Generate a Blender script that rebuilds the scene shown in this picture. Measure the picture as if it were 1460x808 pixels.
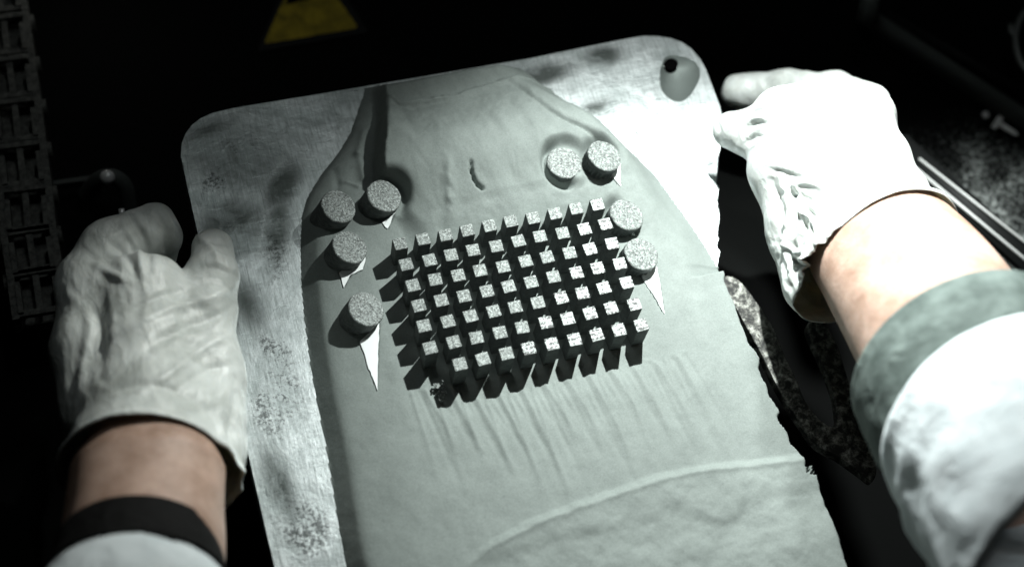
import bpy, bmesh, math, random
import numpy as np
from mathutils import Vector, Matrix, noise

random.seed(7)
rng = np.random.default_rng(11)
for o in list(bpy.data.objects):
    bpy.data.objects.remove(o)
scene = bpy.context.scene
C = scene.collection
# 1 unit is about one centimetre: the plate is 25 units wide, its top lies at z = PZ, +z is the plate's normal
PZ = -1.05

# ------------------------------------------------------------------ camera
RR = np.array([[0.9513989, -0.28127234, 0.12540333],
               [-0.19684282, -0.86857809, -0.45478017],
               [0.23683967, 0.40799261, -0.88173068]])
TT = np.array([-4.9308, -1.0946, 70.725])
CAM = -RR.T @ TT
FPX = 2324.59
cd = bpy.data.cameras.new('camera')
cam = bpy.data.objects.new('camera', cd)
C.objects.link(cam)
cam.matrix_world = Matrix(((RR[0][0], -RR[1][0], -RR[2][0], CAM[0]),
                           (RR[0][1], -RR[1][1], -RR[2][1], CAM[1]),
                           (RR[0][2], -RR[1][2], -RR[2][2], CAM[2]),
                           (0, 0, 0, 1)))
cd.sensor_width = 36
cd.lens = FPX * 36 / 1460
cd.clip_start = 1
cd.clip_end = 2000
cd.dof.use_dof = True
cd.dof.focus_distance = 70.6
cd.dof.aperture_fstop = 0.046
scene.camera = cam

# ------------------------------------------------------------------ light
world = bpy.data.worlds.new('World')
scene.world = world
world.use_nodes = True
world.node_tree.nodes['Background'].inputs[0].default_value = (0.6, 0.8, 0.75, 1)
world.node_tree.nodes['Background'].inputs[1].default_value = 0.0015


def lamp(name, kind, loc, target, energy, color, **kw):
    d = bpy.data.lights.new(name, kind)
    d.energy = energy
    d.color = color
    for k, v in kw.items():
        setattr(d, k, v)
    o = bpy.data.objects.new(name, d)
    C.objects.link(o)
    o.location = loc
    o.rotation_euler = (Vector(target) - Vector(loc)).to_track_quat('-Z', 'Y').to_euler()
    return o


lamp('chamber_lamp', 'SPOT', (14.8, 8.2, 23.5), (13.5, -11.0, 0), 104000, (0.95, 1.0, 0.975),
     shadow_soft_size=0.30, spot_size=math.radians(97), spot_blend=1.0)
lamp('left_hand_fill', 'SPOT', (13.0, 12.0, 27.0), (-15.5, -8.0, 4), 47000, (0.97, 1.0, 0.95),
     shadow_soft_size=0.4, spot_size=math.radians(34), spot_blend=1.0)  # added fill for the left hand and sleeve, from no known source
lamp('right_hand_fill', 'SPOT', (31.0, 30.0, 42.0), (27.5, -6.0, 3), 250000, (0.96, 1.0, 0.985),
     shadow_soft_size=2.2, spot_size=math.radians(36), spot_blend=1.0)  # added spot from the right to light hand, sleeve and plate corner
panel = lamp('plate_glare_panel', 'AREA', (-0.5, 26, 60), (-6, -4, -0.5), 1150, (0.92, 1.0, 0.98), shape='RECTANGLE', size=5.0, size_y=20.0)  # added panel at the mirror angle, brightens the left metal strip
lamp('plate_highlight_panel', 'AREA', (0.2, 18.0, 60), (-6, -7, -0.5), 900, (0.94, 1.0, 0.99), shape='RECTANGLE', size=3.0, size_y=2.0)  # small added panel, puts a highlight band on the left strip
lamp('corner_glare_panel', 'AREA', (37.0, 42.0, 60), (13, 6, -1), 1000, (0.94, 0.99, 1.0), shape='RECTANGLE', size=9.0, size_y=7.0)  # added panel mirrored in the upper right plate metal to whiten it
lamp('sleeve_fill', 'SPOT', (6.0, -50.0, 34), (25.0, -19.0, 7), 26000, (0.92, 0.98, 1.0), shadow_soft_size=3.0, spot_size=math.radians(24), spot_blend=1.0)  # added fill so the front of the right sleeve stays light
lamp('sign_fill', 'POINT', (-10, 23, -2.2), (0, 0, 0), 150, (1.0, 0.98, 0.92), shadow_soft_size=0.6)  # added fill below plate level for the sign and chain
scene.cycles.diffuse_bounces = 2

scene.view_settings.view_transform = 'Standard'
scene.view_settings.look = 'None'
scene.view_settings.exposure = 0.0
scene.view_settings.gamma = 1.0
scene.render.resolution_x = 1024
scene.render.resolution_y = 566


# ------------------------------------------------------------------ helpers
def ray(px, py):
    return RR.T @ np.array([(px - 730) / FPX, (py - 404) / FPX, 1.0])


def U(px, py, z=0.0):
    """point of the plane z = const that is seen at (px, py)"""
    d = ray(px, py)
    return CAM + (z - CAM[2]) / d[2] * d


def W(px, py, Z):
    """point at distance Z along the view axis"""
    return CAM + ray(px, py) * Z


def tag(o, label=None, cat=None, group=None, kind=None):
    if label: o['label'] = label
    if cat: o['category'] = cat
    if group: o['group'] = group
    if kind: o['kind'] = kind
    return o


def empty(name, loc, label, cat, group=None):
    o = bpy.data.objects.new(name, None)
    C.objects.link(o)
    o.location = Vector(loc)
    return tag(o, label, cat, group)


def link(name, me, mat, parent=None, smooth=True):
    o = bpy.data.objects.new(name, me)
    C.objects.link(o)
    if mat and not me.materials:
        for m in (mat if isinstance(mat, (list, tuple)) else [mat]):
            me.materials.append(m)
    if smooth:
        me.polygons.foreach_set('use_smooth', [True] * len(me.polygons))
    if parent:
        o.parent = parent
        o.matrix_parent_inverse = Matrix.Translation(-Vector(parent.location))
    return o


def mesh(name, verts, faces):
    me = bpy.data.meshes.new(name)
    me.from_pydata([tuple(map(float, v)) for v in verts], [], faces)
    me.update()
    return me


def from_bm(name, bm):
    bmesh.ops.recalc_face_normals(bm, faces=bm.faces[:])
    me = bpy.data.meshes.new(name)
    bm.to_mesh(me)
    bm.free()
    return me


def bevel_mod(o, w, seg=2):
    m = o.modifiers.new('bevel', 'BEVEL')
    m.width = w
    m.segments = seg
    m.limit_method = 'ANGLE'
    m.angle_limit = math.radians(40)
    return o


def frame_of(d):
    d = Vector(d).normalized()
    a = Vector((0, 0, 1)) if abs(d.z) < 0.9 else Vector((1, 0, 0))
    u = d.cross(a).normalized()
    return u, d.cross(u).normalized()


def tube(name, pts, rad, seg=16, cap=True, fold=None, squash=None):
    """loft along pts; rad one radius per point; fold(t, a, p) -> factor"""
    pts = [Vector(p) for p in pts]
    vs, fs = [], []
    n = len(pts)
    u = None
    for i, p in enumerate(pts):
        d = (pts[min(i + 1, n - 1)] - pts[max(i - 1, 0)]).normalized()
        if u is None:
            u, v = frame_of(d)
        else:
            u = (u - d * u.dot(d)).normalized()
            v = d.cross(u).normalized()
        r = rad[i] if hasattr(rad, '__len__') else rad
        for k in range(seg):
            a = 2 * math.pi * k / seg
            f = fold(i / (n - 1), a, p) if fold else 1.0
            vs.append(p + (u * math.cos(a) + v * math.sin(a)) * r * f)
    for i in range(n - 1):
        for k in range(seg):
            k2 = (k + 1) % seg
            fs.append((i * seg + k, i * seg + k2, (i + 1) * seg + k2, (i + 1) * seg + k))
    if cap:
        fs.append(tuple(range(seg))[::-1])
        fs.append(tuple((n - 1) * seg + k for k in range(seg)))
    return mesh(name, vs, fs)


def smooth_path(pts, n):
    """Catmull-Rom through pts (any dimension), n samples per span"""
    P = np.array(pts, float)
    P = np.vstack([2 * P[0] - P[1], P, 2 * P[-1] - P[-2]])
    out = []
    for i in range(1, len(P) - 2):
        for k in range(n):
            t = k / n
            out.append(0.5 * ((2 * P[i]) + (P[i + 1] - P[i - 1]) * t + (2 * P[i - 1] - 5 * P[i] + 4 * P[i + 1] - P[i + 2]) * t * t
                              + (-P[i - 1] + 3 * P[i] - 3 * P[i + 1] + P[i + 2]) * t ** 3))
    out.append(P[-2])
    return np.array(out)


def box_bm(bm, c, s, rot=None):
    m = Matrix.Translation(Vector(c)) @ (rot.to_4x4() if rot else Matrix()) @ Matrix.Diagonal((s[0], s[1], s[2], 1))
    return bmesh.ops.create_cube(bm, size=1, matrix=m)['verts']


def slab(name, outline, z0, z1, holes=()):
    """flat piece with the given outline (x, y) and real thickness; holes are open"""
    bm = bmesh.new()
    loops = []
    for L in [outline] + list(holes):
        vs = [bm.verts.new((p[0], p[1], z1)) for p in L]
        loops.append(vs)
        for i in range(len(vs)):
            bm.edges.new((vs[i], vs[(i + 1) % len(vs)]))
    bmesh.ops.triangle_fill(bm, use_beauty=True, use_dissolve=False, edges=bm.edges[:])
    top = bm.faces[:]
    ret = bmesh.ops.duplicate(bm, geom=bm.verts[:] + bm.edges[:] + top)
    vm = ret['vert_map']
    for L in loops:
        dn = [vm[v] for v in L]
        for v in dn: v.co.z = z0
        for i in range(len(L)):
            j = (i + 1) % len(L)
            bm.faces.new((L[i], L[j], dn[j], dn[i]))
    return from_bm(name, bm)


def vnoise(x, y, seed=0):
    g = np.random.default_rng(seed).random((256, 256))
    xi = np.floor(x).astype(int); yi = np.floor(y).astype(int)
    fx = x - xi; fy = y - yi
    fx = fx * fx * (3 - 2 * fx); fy = fy * fy * (3 - 2 * fy)
    a = g[xi % 256, yi % 256]; b = g[(xi + 1) % 256, yi % 256]
    c = g[xi % 256, (yi + 1) % 256]; d = g[(xi + 1) % 256, (yi + 1) % 256]
    return (a * (1 - fx) + b * fx) * (1 - fy) + (c * (1 - fx) + d * fx) * fy


def fbm(x, y, s, o=4, seed=0):
    r = 0; a = 0.5
    for k in range(o):
        r = r + a * (vnoise(x * s + 37, y * s + 91, seed + k) - 0.5)
        s *= 2.03; a *= 0.5
    return r


def ss(a, b, x):
    t = np.clip((x - a) / (b - a), 0, 1)
    return t * t * (3 - 2 * t)


# ------------------------------------------------------------------ materials
class M:
    def __init__(s, name, base, rough=0.6, metal=0.0, spec=0.5):
        s.m = bpy.data.materials.new(name)
        s.m.use_nodes = True
        s.t = s.m.node_tree
        s.b = s.t.nodes['Principled BSDF']
        s.b.inputs['Base Color'].default_value = (*base, 1)
        s.b.inputs['Roughness'].default_value = rough
        s.b.inputs['Metallic'].default_value = metal
        s.b.inputs['Specular IOR Level'].default_value = spec
        s.h = None
        g = s.t.nodes.new('ShaderNodeNewGeometry')
        s.pos = g.outputs['Position']
        tc = s.t.nodes.new('ShaderNodeTexCoord')
        s.obj = tc.outputs['Object']

    def node(s, ty, **kw):
        n = s.t.nodes.new(ty)
        for k, v in kw.items():
            if k in n.inputs.keys() if isinstance(k, str) else False:
                n.inputs[k].default_value = v
            else:
                setattr(n, k, v)
        return n

    def put(s, inp, v):
        if isinstance(v, (int, float)):
            inp.default_value = v
        elif isinstance(v, tuple):
            inp.default_value = v if len(v) == len(inp.default_value) else (*v, 1)
        else:
            s.t.links.new(v, inp)

    def math(s, op, a, b=0.0, clamp=False):
        n = s.t.nodes.new('ShaderNodeMath'); n.operation = op; n.use_clamp = clamp
        s.put(n.inputs[0], a); s.put(n.inputs[1], b)
        return n.outputs[0]

    def mapping(s, src, scale=(1, 1, 1), rot=(0, 0, 0), loc=(0, 0, 0)):
        n = s.t.nodes.new('ShaderNodeMapping')
        s.put(n.inputs['Vector'], src)
        n.inputs['Scale'].default_value = scale
        n.inputs['Rotation'].default_value = rot
        n.inputs['Location'].default_value = loc
        return n.outputs[0]

    def noise(s, src, scale, detail=4, rough=0.55, dist=0.0):
        n = s.t.nodes.new('ShaderNodeTexNoise')
        s.put(n.inputs['Vector'], src)
        n.inputs['Scale'].default_value = scale
        n.inputs['Detail'].default_value = detail
        n.inputs['Roughness'].default_value = rough
        n.inputs['Distortion'].default_value = dist
        return n.outputs['Fac']

    def voro(s, src, scale, out='Color'):
        n = s.t.nodes.new('ShaderNodeTexVoronoi')
        s.put(n.inputs['Vector'], src)
        n.inputs['Scale'].default_value = scale
        return n.outputs[out]

    def ramp(s, src, stops):
        n = s.t.nodes.new('ShaderNodeValToRGB')
        s.put(n.inputs[0], src)
        e = n.color_ramp.elements
        while len(e) < len(stops): e.new(0.5)
        for i, (p, c) in enumerate(stops):
            e[i].position = p
            e[i].color = (*c, 1) if isinstance(c, tuple) else (c, c, c, 1)
        return n.outputs[0]

    def mix(s, f, a, b, kind='MIX'):
        n = s.t.nodes.new('ShaderNodeMix'); n.data_type = 'RGBA'; n.blend_type = kind
        s.put(n.inputs['Factor'], f)
        s.put(n.inputs[6], a); s.put(n.inputs[7], b)
        return n.outputs[2]

    def bump(s, h, strength=0.3, dist=0.1):
        n = s.t.nodes.new('ShaderNodeBump')
        s.put(n.inputs['Height'], h)
        n.inputs['Strength'].default_value = strength
        n.inputs['Distance'].default_value = dist
        if s.h: s.t.links.new(s.h, n.inputs['Normal'])
        s.h = n.outputs[0]
        s.t.links.new(s.h, s.b.inputs['Normal'])

    def blob(s, cx, cy, rx, ry, soft=1.0, rot=0.0):
        """1 inside an ellipse on the plate, 0 outside"""
        v = s.mapping(s.pos, loc=(0, 0, 0))
        n = s.t.nodes.new('ShaderNodeMapping'); n.vector_type = 'TEXTURE'
        s.put(n.inputs['Vector'], v)
        n.inputs['Location'].default_value = (cx, cy, 0)
        n.inputs['Rotation'].default_value = (0, 0, rot)
        n.inputs['Scale'].default_value = (rx, ry, 50)
        l = s.t.nodes.new('ShaderNodeVectorMath'); l.operation = 'LENGTH'
        s.put(l.inputs[0], n.outputs[0])
        mr = s.t.nodes.new('ShaderNodeMapRange'); mr.interpolation_type = 'SMOOTHSTEP'
        s.put(mr.inputs[0], l.outputs['Value'])
        mr.inputs[1].default_value = 1 - soft * 0.7
        mr.inputs[2].default_value = 1 + soft * 0.3
        mr.inputs[3].default_value = 1; mr.inputs[4].default_value = 0
        return mr.outputs[0]


# powder
mp = M('grey_powder', (0.30, 0.345, 0.325), 0.75, 0.0, 0.25)
g1 = mp.noise(mp.pos, 14, 3, 0.8)
g2 = mp.noise(mp.pos, 0.8, 4, 0.6)
mp.put(mp.b.inputs['Base Color'], mp.mix(0.45, mp.ramp(g1, [(0.25, (0.138, 0.158, 0.149)), (0.75, (0.280, 0.318, 0.300))]),
                                         mp.ramp(g2, [(0.3, (0.172, 0.198, 0.186)), (0.7, (0.25, 0.284, 0.268))])))
mp.bump(g1, 0.25, 0.05)
POWDER = mp.m


# bare plate metal
def plate_metal():
    m = M('brushed_plate_metal', (0.5, 0.55, 0.54), 0.42, 0.8, 0.5)
    # arc-shaped wiping marks: streaks in a slightly turned frame
    warp = m.noise(m.pos, 0.12, 2)
    v1 = m.mapping(m.pos, (5.5, 0.5, 1), (0, 0, 0.5))
    v2 = m.mapping(m.pos, (0.7, 7, 1), (0, 0, 0.25))
    st1 = m.noise(v1, 1.8, 5, 0.7, 0.6)
    st2 = m.noise(v2, 1.5, 5, 0.7, 0.4)
    cloud = m.noise(m.pos, 0.55, 6, 0.62, 0.4)
    fine = m.noise(m.pos, 9, 5, 0.75)
    # dark stains where the plate is worn: top left corner and behind the left hand
    d = None
    for b in [(-5.6, 6.9, 3.0, 2.0, 1.8, -0.5), (-6.6, 8.6, 1.9, 0.8, 1.6, 0.3), (-4.6, 3.2, 0.8, 2.2, 1.2, -0.3), (-7.2, -8.5, 0.7, 2.0, 1.2, 0.1), (-6.6, 3.6, 2.0, 1.6, 1.0, 0.6), (-3.9, 5.2, 1.8, 0.9, 1.0, 0.9), (9.2, 8.5, 2.2, 0.7, 1.0, 0.1),
              (12.6, 9.0, 1.2, 0.7, 1, 0), (11.2, 6.2, 1.3, 0.5, 1.3, 0.2), (-6.7, -0.2, 0.8, 1.6, 1.3, 0.2)]:
        k = m.blob(*b)
        d = k if d is None else m.math('MAXIMUM', d, k)
    d = m.math('MULTIPLY', d, m.ramp(cloud, [(0.32, 0.35), (0.50, 1.0)]))
    # peppered black spots on the left strip
    sp = m.noise(m.pos, 5.5, 8, 0.85, 0.15)
    a = None
    for b in [(-5.0, 2.0, 0.9, 3.0, 1.6, 0.0), (12.5, 4.5, 1.8, 2.4, 1.6, 0.2), (-6.0, -2.7, 0.8, 1.5, 1.0, 0.3), (-6.9, -5.3, 1.0, 1.8, 1.0, 0.1), (-6.0, -4.4, 0.9, 2.0, 1, 0), (-6.6, -10.6, 1.5, 1.9, 1.0, 0), (-6.8, 6.0, .8, 1.0, 1, -.6), (-5.6, 7.7, 1.6, 0.5, 1.0, -0.1),
              (10.9, 5.6, 1.7, 0.8, 1, -0.3)]:
        k = m.blob(*b)
        a = k if a is None else m.math('MAXIMUM', a, k)
    spm = m.math('MULTIPLY', m.ramp(m.math('ADD', sp, m.math('MULTIPLY', m.math('MULTIPLY', a, m.ramp(cloud, [(0.38, 0.2), (0.58, 1.0)])), 0.16)), [(0.61, 0.0), (0.68, 1.0)]), m.math('MULTIPLY', a, 1.0))
    col = m.mix(m.ramp(cloud, [(0.35, 0.0), (0.65, 1.0)]), (0.48, 0.53, 0.525), (0.78, 0.83, 0.83))
    col = m.mix(m.ramp(st1, [(0.3, 0.5), (0.60, 0.0)]), col, (0.16, 0.19, 0.18))
    v3 = m.mapping(m.pos, (9, 0.45, 1), (0, 0, -0.55))
    col = m.mix(m.ramp(m.noise(v3, 2.2, 4, 0.8, 0.3), [(0.30, 0.65), (0.46, 0.0)]), col, (0.10, 0.12, 0.115))
    v4 = m.mapping(m.pos, (12, 0.5, 1), (0, 0, -0.75))
    col = m.mix(m.ramp(m.noise(v4, 2.0, 3, 0.8, 0.5), [(0.60, 0.0), (0.72, 0.7)]), col, (0.85, 0.9, 0.9))
    col = m.mix(m.math('MULTIPLY', d, 0.93), col, (0.05, 0.06, 0.054))
    col = m.mix(m.ramp(fine, [(0.32, 0.25), (0.50, 0.0)]), col, (0.13, 0.15, 0.14))
    col = m.mix(m.math('MULTIPLY', spm, 0.8), col, (0.02, 0.024, 0.022))
    m.put(m.b.inputs['Base Color'], col)
    m.put(m.b.inputs['Roughness'], m.ramp(st2, [(0.3, 0.26), (0.7, 0.46)]))
    m.bump(st1, 0.10, 0.05)
    m.bump(fine, 0.22, 0.04)
    m.bump(cloud, 0.15, 0.3)
    return m.m


PLATE = plate_metal()
WEDGEMAT = M('bare_metal_glare', (0.90, 0.94, 0.93), 0.6, 0.0).m  # near-white colour carries the glare of bare plate metal
mb = M('dull_steel', (0.25, 0.28, 0.27), 0.5, 0.6)
mb.bump(mb.noise(mb.pos, 6, 4), 0.2, 0.05)
STEEL = mb.m
mh = M('grey_recess_metal', (0.16, 0.185, 0.175), 0.6, 0.5)  # darker grey than the plate metal
mh.bump(mh.noise(mh.pos, 8, 4), 0.2, 0.05)
RECESS = mh.m
BLACK = M('black_hole_shade_and_print', (0.002, 0.002, 0.002), 0.9, 0, 0.0).m  # black for the dark inside the screw hole and for the sign's print

# printed parts: sides and the grainy scanned top; object coordinates so that copies look alike, position makes them differ
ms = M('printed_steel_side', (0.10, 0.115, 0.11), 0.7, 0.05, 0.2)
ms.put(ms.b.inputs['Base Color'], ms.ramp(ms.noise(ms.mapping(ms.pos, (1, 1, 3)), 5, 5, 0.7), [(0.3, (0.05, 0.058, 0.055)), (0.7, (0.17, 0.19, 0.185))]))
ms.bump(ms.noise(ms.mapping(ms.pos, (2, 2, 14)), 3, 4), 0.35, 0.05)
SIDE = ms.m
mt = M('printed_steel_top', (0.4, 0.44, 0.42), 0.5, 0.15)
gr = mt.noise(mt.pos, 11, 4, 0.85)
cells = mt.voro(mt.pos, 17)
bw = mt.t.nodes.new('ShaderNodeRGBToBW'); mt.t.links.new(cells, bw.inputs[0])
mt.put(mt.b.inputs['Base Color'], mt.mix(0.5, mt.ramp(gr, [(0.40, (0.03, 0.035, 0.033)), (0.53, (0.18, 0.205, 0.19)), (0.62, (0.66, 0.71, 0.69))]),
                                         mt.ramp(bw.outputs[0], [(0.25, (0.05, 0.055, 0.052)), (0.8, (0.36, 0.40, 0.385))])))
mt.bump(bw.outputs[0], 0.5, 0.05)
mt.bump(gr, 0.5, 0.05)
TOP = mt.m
# engraved tops (right half of the grid): broken dark strokes in little rows
me_ = M('engraved_steel_top', (0.6, 0.64, 0.62), 0.5, 0.1)
v = me_.mapping(me_.pos, (7.0, 6.0, 1))
stroke = me_.noise(v, 1.0, 1.5, 0.4, 1.6)
fine = me_.noise(me_.pos, 9, 3, 0.8)
row = me_.t.nodes.new('ShaderNodeTexWave'); row.bands_direction = 'Y'
me_.put(row.inputs['Vector'], me_.pos); row.inputs['Scale'].default_value = 1.6; row.inputs['Distortion'].default_value = 0.4
ink = me_.math('MULTIPLY', me_.ramp(stroke, [(0.47, 0.0), (0.51, 1.0)]), me_.ramp(row.outputs['Fac'], [(0.15, 0.25), (0.4, 1.0)]))
me_.put(me_.b.inputs['Base Color'], me_.mix(ink, me_.ramp(fine, [(0.3, (0.16, 0.18, 0.17)), (0.65, (0.50, 0.55, 0.53))]), (0.015, 0.017, 0.016)))
me_.bump(fine, 0.4, 0.04)
ETOP = me_.m

# gloves, skin, cloth
mg = M('white_latex_glove', (0.62, 0.66, 0.62), 0.36, 0.0, 0.45)
mg.b.inputs['Subsurface Weight'].default_value = 0.12
mg.b.inputs['Subsurface Radius'].default_value = (0.5, 0.4, 0.3)
mg.b.inputs['Subsurface Scale'].default_value = 0.3
n1 = mg.noise(mg.mapping(mg.pos, (1, 1, 1)), 0.55, 5, 0.6, 0.8)
n2 = mg.noise(mg.mapping(mg.pos, (1.2, 0.5, 1), (0.3, 0.2, -0.5)), 1.6, 4, 0.55, 1.2)
mg.put(mg.b.inputs['Base Color'], mg.ramp(n1, [(0.3, (0.44, 0.47, 0.445)), (0.65, (0.70, 0.735, 0.71))]))
mg.bump(n2, 0.25, 0.3)
mg.bump(mg.noise(mg.pos, 14, 3, 0.8), 0.30, 0.04)
GLOVE = mg.m
mk = M('skin', (0.50, 0.34, 0.27), 0.5, 0.0, 0.4)
mk.b.inputs['Subsurface Weight'].default_value = 0.15
mk.b.inputs['Subsurface Radius'].default_value = (1.0, 0.4, 0.2)
mk.b.inputs['Subsurface Scale'].default_value = 0.3
mk.put(mk.b.inputs['Base Color'], mk.ramp(mk.noise(mk.pos, 0.7, 5, 0.6), [(0.3, (0.29, 0.185, 0.135)), (0.7, (0.52, 0.37, 0.30))]))
mk.bump(mk.noise(mk.pos, 5, 4, 0.6), 0.25, 0.08)
mk.bump(mk.noise(mk.pos, 16, 3, 0.8), 0.35, 0.04)
SKIN = mk.m


def cloth(name, a, b, rough=0.8):
    m = M(name, a, rough, 0, 0.2)
    m.put(m.b.inputs['Base Color'], m.ramp(m.noise(m.pos, 0.9, 4, 0.6), [(0.3, a), (0.7, b)]))
    m.bump(m.noise(m.pos, 0.7, 3, 0.5, 0.8), 0.4, 0.5)
    m.bump(m.noise(m.pos, 14, 2, 0.7), 0.25, 0.04)
    return m.m


WHITECLOTH = cloth('white_coat_cloth', (0.68, 0.75, 0.77), (0.80, 0.86, 0.88))
GREYCLOTH = cloth('grey_green_knit_cuff', (0.065, 0.085, 0.078), (0.17, 0.21, 0.195))
BLACKCLOTH = cloth('black_elastic_cuff', (0.0015, 0.0015, 0.0015), (0.003, 0.003, 0.003))

# chamber
mf = M('dusted_black_floor', (0.006, 0.007, 0.007), 0.7, 0, 0.05)
dm = mf.math('MULTIPLY', mf.blob(35.0, 0.5, 6.5, 5.5, 1.0, -0.6), mf.ramp(mf.noise(mf.pos, 0.35, 4, 0.6), [(0.35, 0.2), (0.6, 1.0)]))
gran = mf.noise(mf.pos, 5.0, 4, 0.85)
grain = mf.ramp(mf.math('ADD', gran, mf.math('MULTIPLY', dm, 0.09)), [(0.57, 0.0), (0.66, 1.0)])
mf.put(mf.b.inputs['Base Color'], mf.mix(mf.math('MULTIPLY', grain, dm), (0.003, 0.0035, 0.0033), (0.7, 0.76, 0.73)))
FLOOR = mf.m
DARK = M('matt_black_enamel', (0.006, 0.007, 0.007), 0.6, 0, 0.2).m
mc = M('black_plastic_chain', (0.055, 0.056, 0.052), 0.55, 0, 0.3)
mc.put(mc.b.inputs['Base Color'], mc.ramp(mc.noise(mc.pos, 3, 5, 0.75), [(0.35, (0.03, 0.032, 0.03)), (0.7, (0.18, 0.185, 0.17))]))
CHAIN = mc.m
EDGE = M('worn_rail_steel', (0.8, 0.82, 0.8), 0.45, 0.2).m
DIM = M('dim_grey_plastic', (0.075, 0.084, 0.08), 0.6, 0, 0.2).m
CHROME = M('bright_chrome', (0.9, 0.91, 0.91), 0.3, 0.2).m
my = M('yellow_sign_print', (0.30, 0.20, 0.02), 0.6, 0, 0.2)
my.put(my.b.inputs['Base Color'], my.ramp(my.noise(my.pos, 0.9, 5, 0.65), [(0.35, (0.16, 0.13, 0.015)), (0.65, (0.46, 0.35, 0.03))]))
YELLOW = my.m
mo = M('mottled_light_strip', (0.2, 0.2, 0.19), 0.6, 0.3)  # mottled plate tone for the strips of leaked light
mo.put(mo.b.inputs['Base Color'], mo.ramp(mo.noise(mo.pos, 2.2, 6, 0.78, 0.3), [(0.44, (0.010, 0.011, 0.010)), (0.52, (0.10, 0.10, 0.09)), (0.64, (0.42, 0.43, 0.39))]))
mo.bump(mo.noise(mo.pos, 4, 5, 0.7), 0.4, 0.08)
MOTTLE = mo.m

# ------------------------------------------------------------------ setting
bm = bmesh.new()
FZ = -9.0
box_bm(bm, (10, 10, FZ - 1), (220, 200, 2))
link('chamber_floor', from_bm('chamber_floor', bm), FLOOR, smooth=False)['kind'] = 'structure'
bm = bmesh.new()
box_bm(bm, (10, 52, 20), (220, 2, 60))
link('chamber_wall', from_bm('chamber_wall', bm), DARK, smooth=False)['kind'] = 'structure'

# ------------------------------------------------------------------ build plate
NX, NY = 10, 7
outl_px = [(372, 725), (355, 652), (316, 485), (278, 315), (264, 252), (258, 222), (259, 205), (265, 190), (274, 178), (286, 169), (303, 161), (334, 154),
           (498, 127), (628, 105), (758, 83), (840, 66), (896, 55), (918, 51.5), (938, 52), (957, 55), (973, 61), (986, 70), (998, 84), (1007, 100), (1016, 124), (1026, 150),
           (1031, 172), (1030, 195), (1024, 225), (1021, 262)]
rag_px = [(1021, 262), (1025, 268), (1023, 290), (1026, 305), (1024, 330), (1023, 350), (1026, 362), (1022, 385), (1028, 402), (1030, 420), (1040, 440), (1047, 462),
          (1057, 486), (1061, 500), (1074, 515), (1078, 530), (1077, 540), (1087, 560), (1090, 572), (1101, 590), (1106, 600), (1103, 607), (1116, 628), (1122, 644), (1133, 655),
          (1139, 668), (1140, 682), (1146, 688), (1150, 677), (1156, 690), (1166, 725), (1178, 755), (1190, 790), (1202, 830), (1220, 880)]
rag = smooth_path(rag_px, 4)  # plate and powder end here: the hand's shadow edge shaped as an outline
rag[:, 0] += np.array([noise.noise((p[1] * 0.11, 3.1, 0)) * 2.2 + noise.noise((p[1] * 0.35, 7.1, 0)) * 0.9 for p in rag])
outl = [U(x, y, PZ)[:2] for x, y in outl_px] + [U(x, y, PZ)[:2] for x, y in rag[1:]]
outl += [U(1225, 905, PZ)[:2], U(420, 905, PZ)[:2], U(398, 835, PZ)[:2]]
plate = empty('build_plate', (4.5, -4, PZ), 'worn metal build plate held between both gloved hands, rounded corners and grey powder on it', 'build plate')
hc = U(969, 118, PZ)


def teardrop():
    pts = [(941, 100), (941, 118), (944, 130), (952, 139), (963, 145), (974, 144), (984, 136), (993, 122), (998, 108), (996, 95), (988, 86), (975, 81), (960, 79), (948, 83)]
    return [U(x, y, PZ)[:2] for x, y in smooth_path(pts + [pts[0]], 3)[:-1]]


td = teardrop()
b = link('plate_body', slab('plate_body', outl, PZ - 1.6, PZ, [td]), PLATE, plate, smooth=False)
bevel_mod(b, 0.07, 2)
# countersunk bowl that closes the opening, with a black plug for the dark of the screw hole
cc = np.mean(td, axis=0)
hx = U(955, 91, PZ)[:2] + np.array([0.06, 0.04])
vs, fs = [], []
lv = [(1.0, 0.0), (0.93, -0.10), (0.6, -0.28), (0.36, -0.40)]
n = len(td)
for s_, z in lv:
    for p in td:
        q = np.array(p) * s_ + (cc * (s_ * 0 + (1 - s_)) if s_ > 0.9 else (hx * 0.55 + cc * 0.45) * (1 - s_))
        vs.append((q[0], q[1], PZ + z))
for r in range(3):
    for k in range(n):
        fs.append((r * n + k, r * n + (k + 1) % n, (r + 1) * n + (k + 1) % n, (r + 1) * n + k))
fs.append(tuple(3 * n + k for k in range(n)))
link('countersink', mesh('countersink', vs, fs), RECESS, plate)
hole = [(hx[0] + 0.40 * math.cos(a) * (1 + 0.06 * math.sin(3 * a)), hx[1] + 0.34 * math.sin(a)) for a in np.linspace(0, 2 * math.pi, 15)[:-1]]
link('screw_hole', slab('screw_hole', hole, PZ - 0.36, PZ - 0.10), BLACK, plate, smooth=False)
lip = [Vector((p[0], p[1], PZ - 0.11)) for p in hole[3:9]]
link('screw_hole_rim', tube('screw_hole_rim', lip, [0.02] + [0.055] * (len(lip) - 2) + [0.02], 6), STEEL, plate)

# ------------------------------------------------------------------ powder
DX = 0.06
gx = np.arange(-7.0, 15.8, DX)
gy = np.arange(-21.0, 9.6, DX)
X, Y = np.meshgrid(gx, gy)
def curve_x(px_pts, z):
    P = np.array([U(x, y, z)[:2] for x, y in px_pts]); P = P[np.argsort(P[:, 1])]
    return np.interp(Y, P[:, 1], P[:, 0]), P


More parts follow.
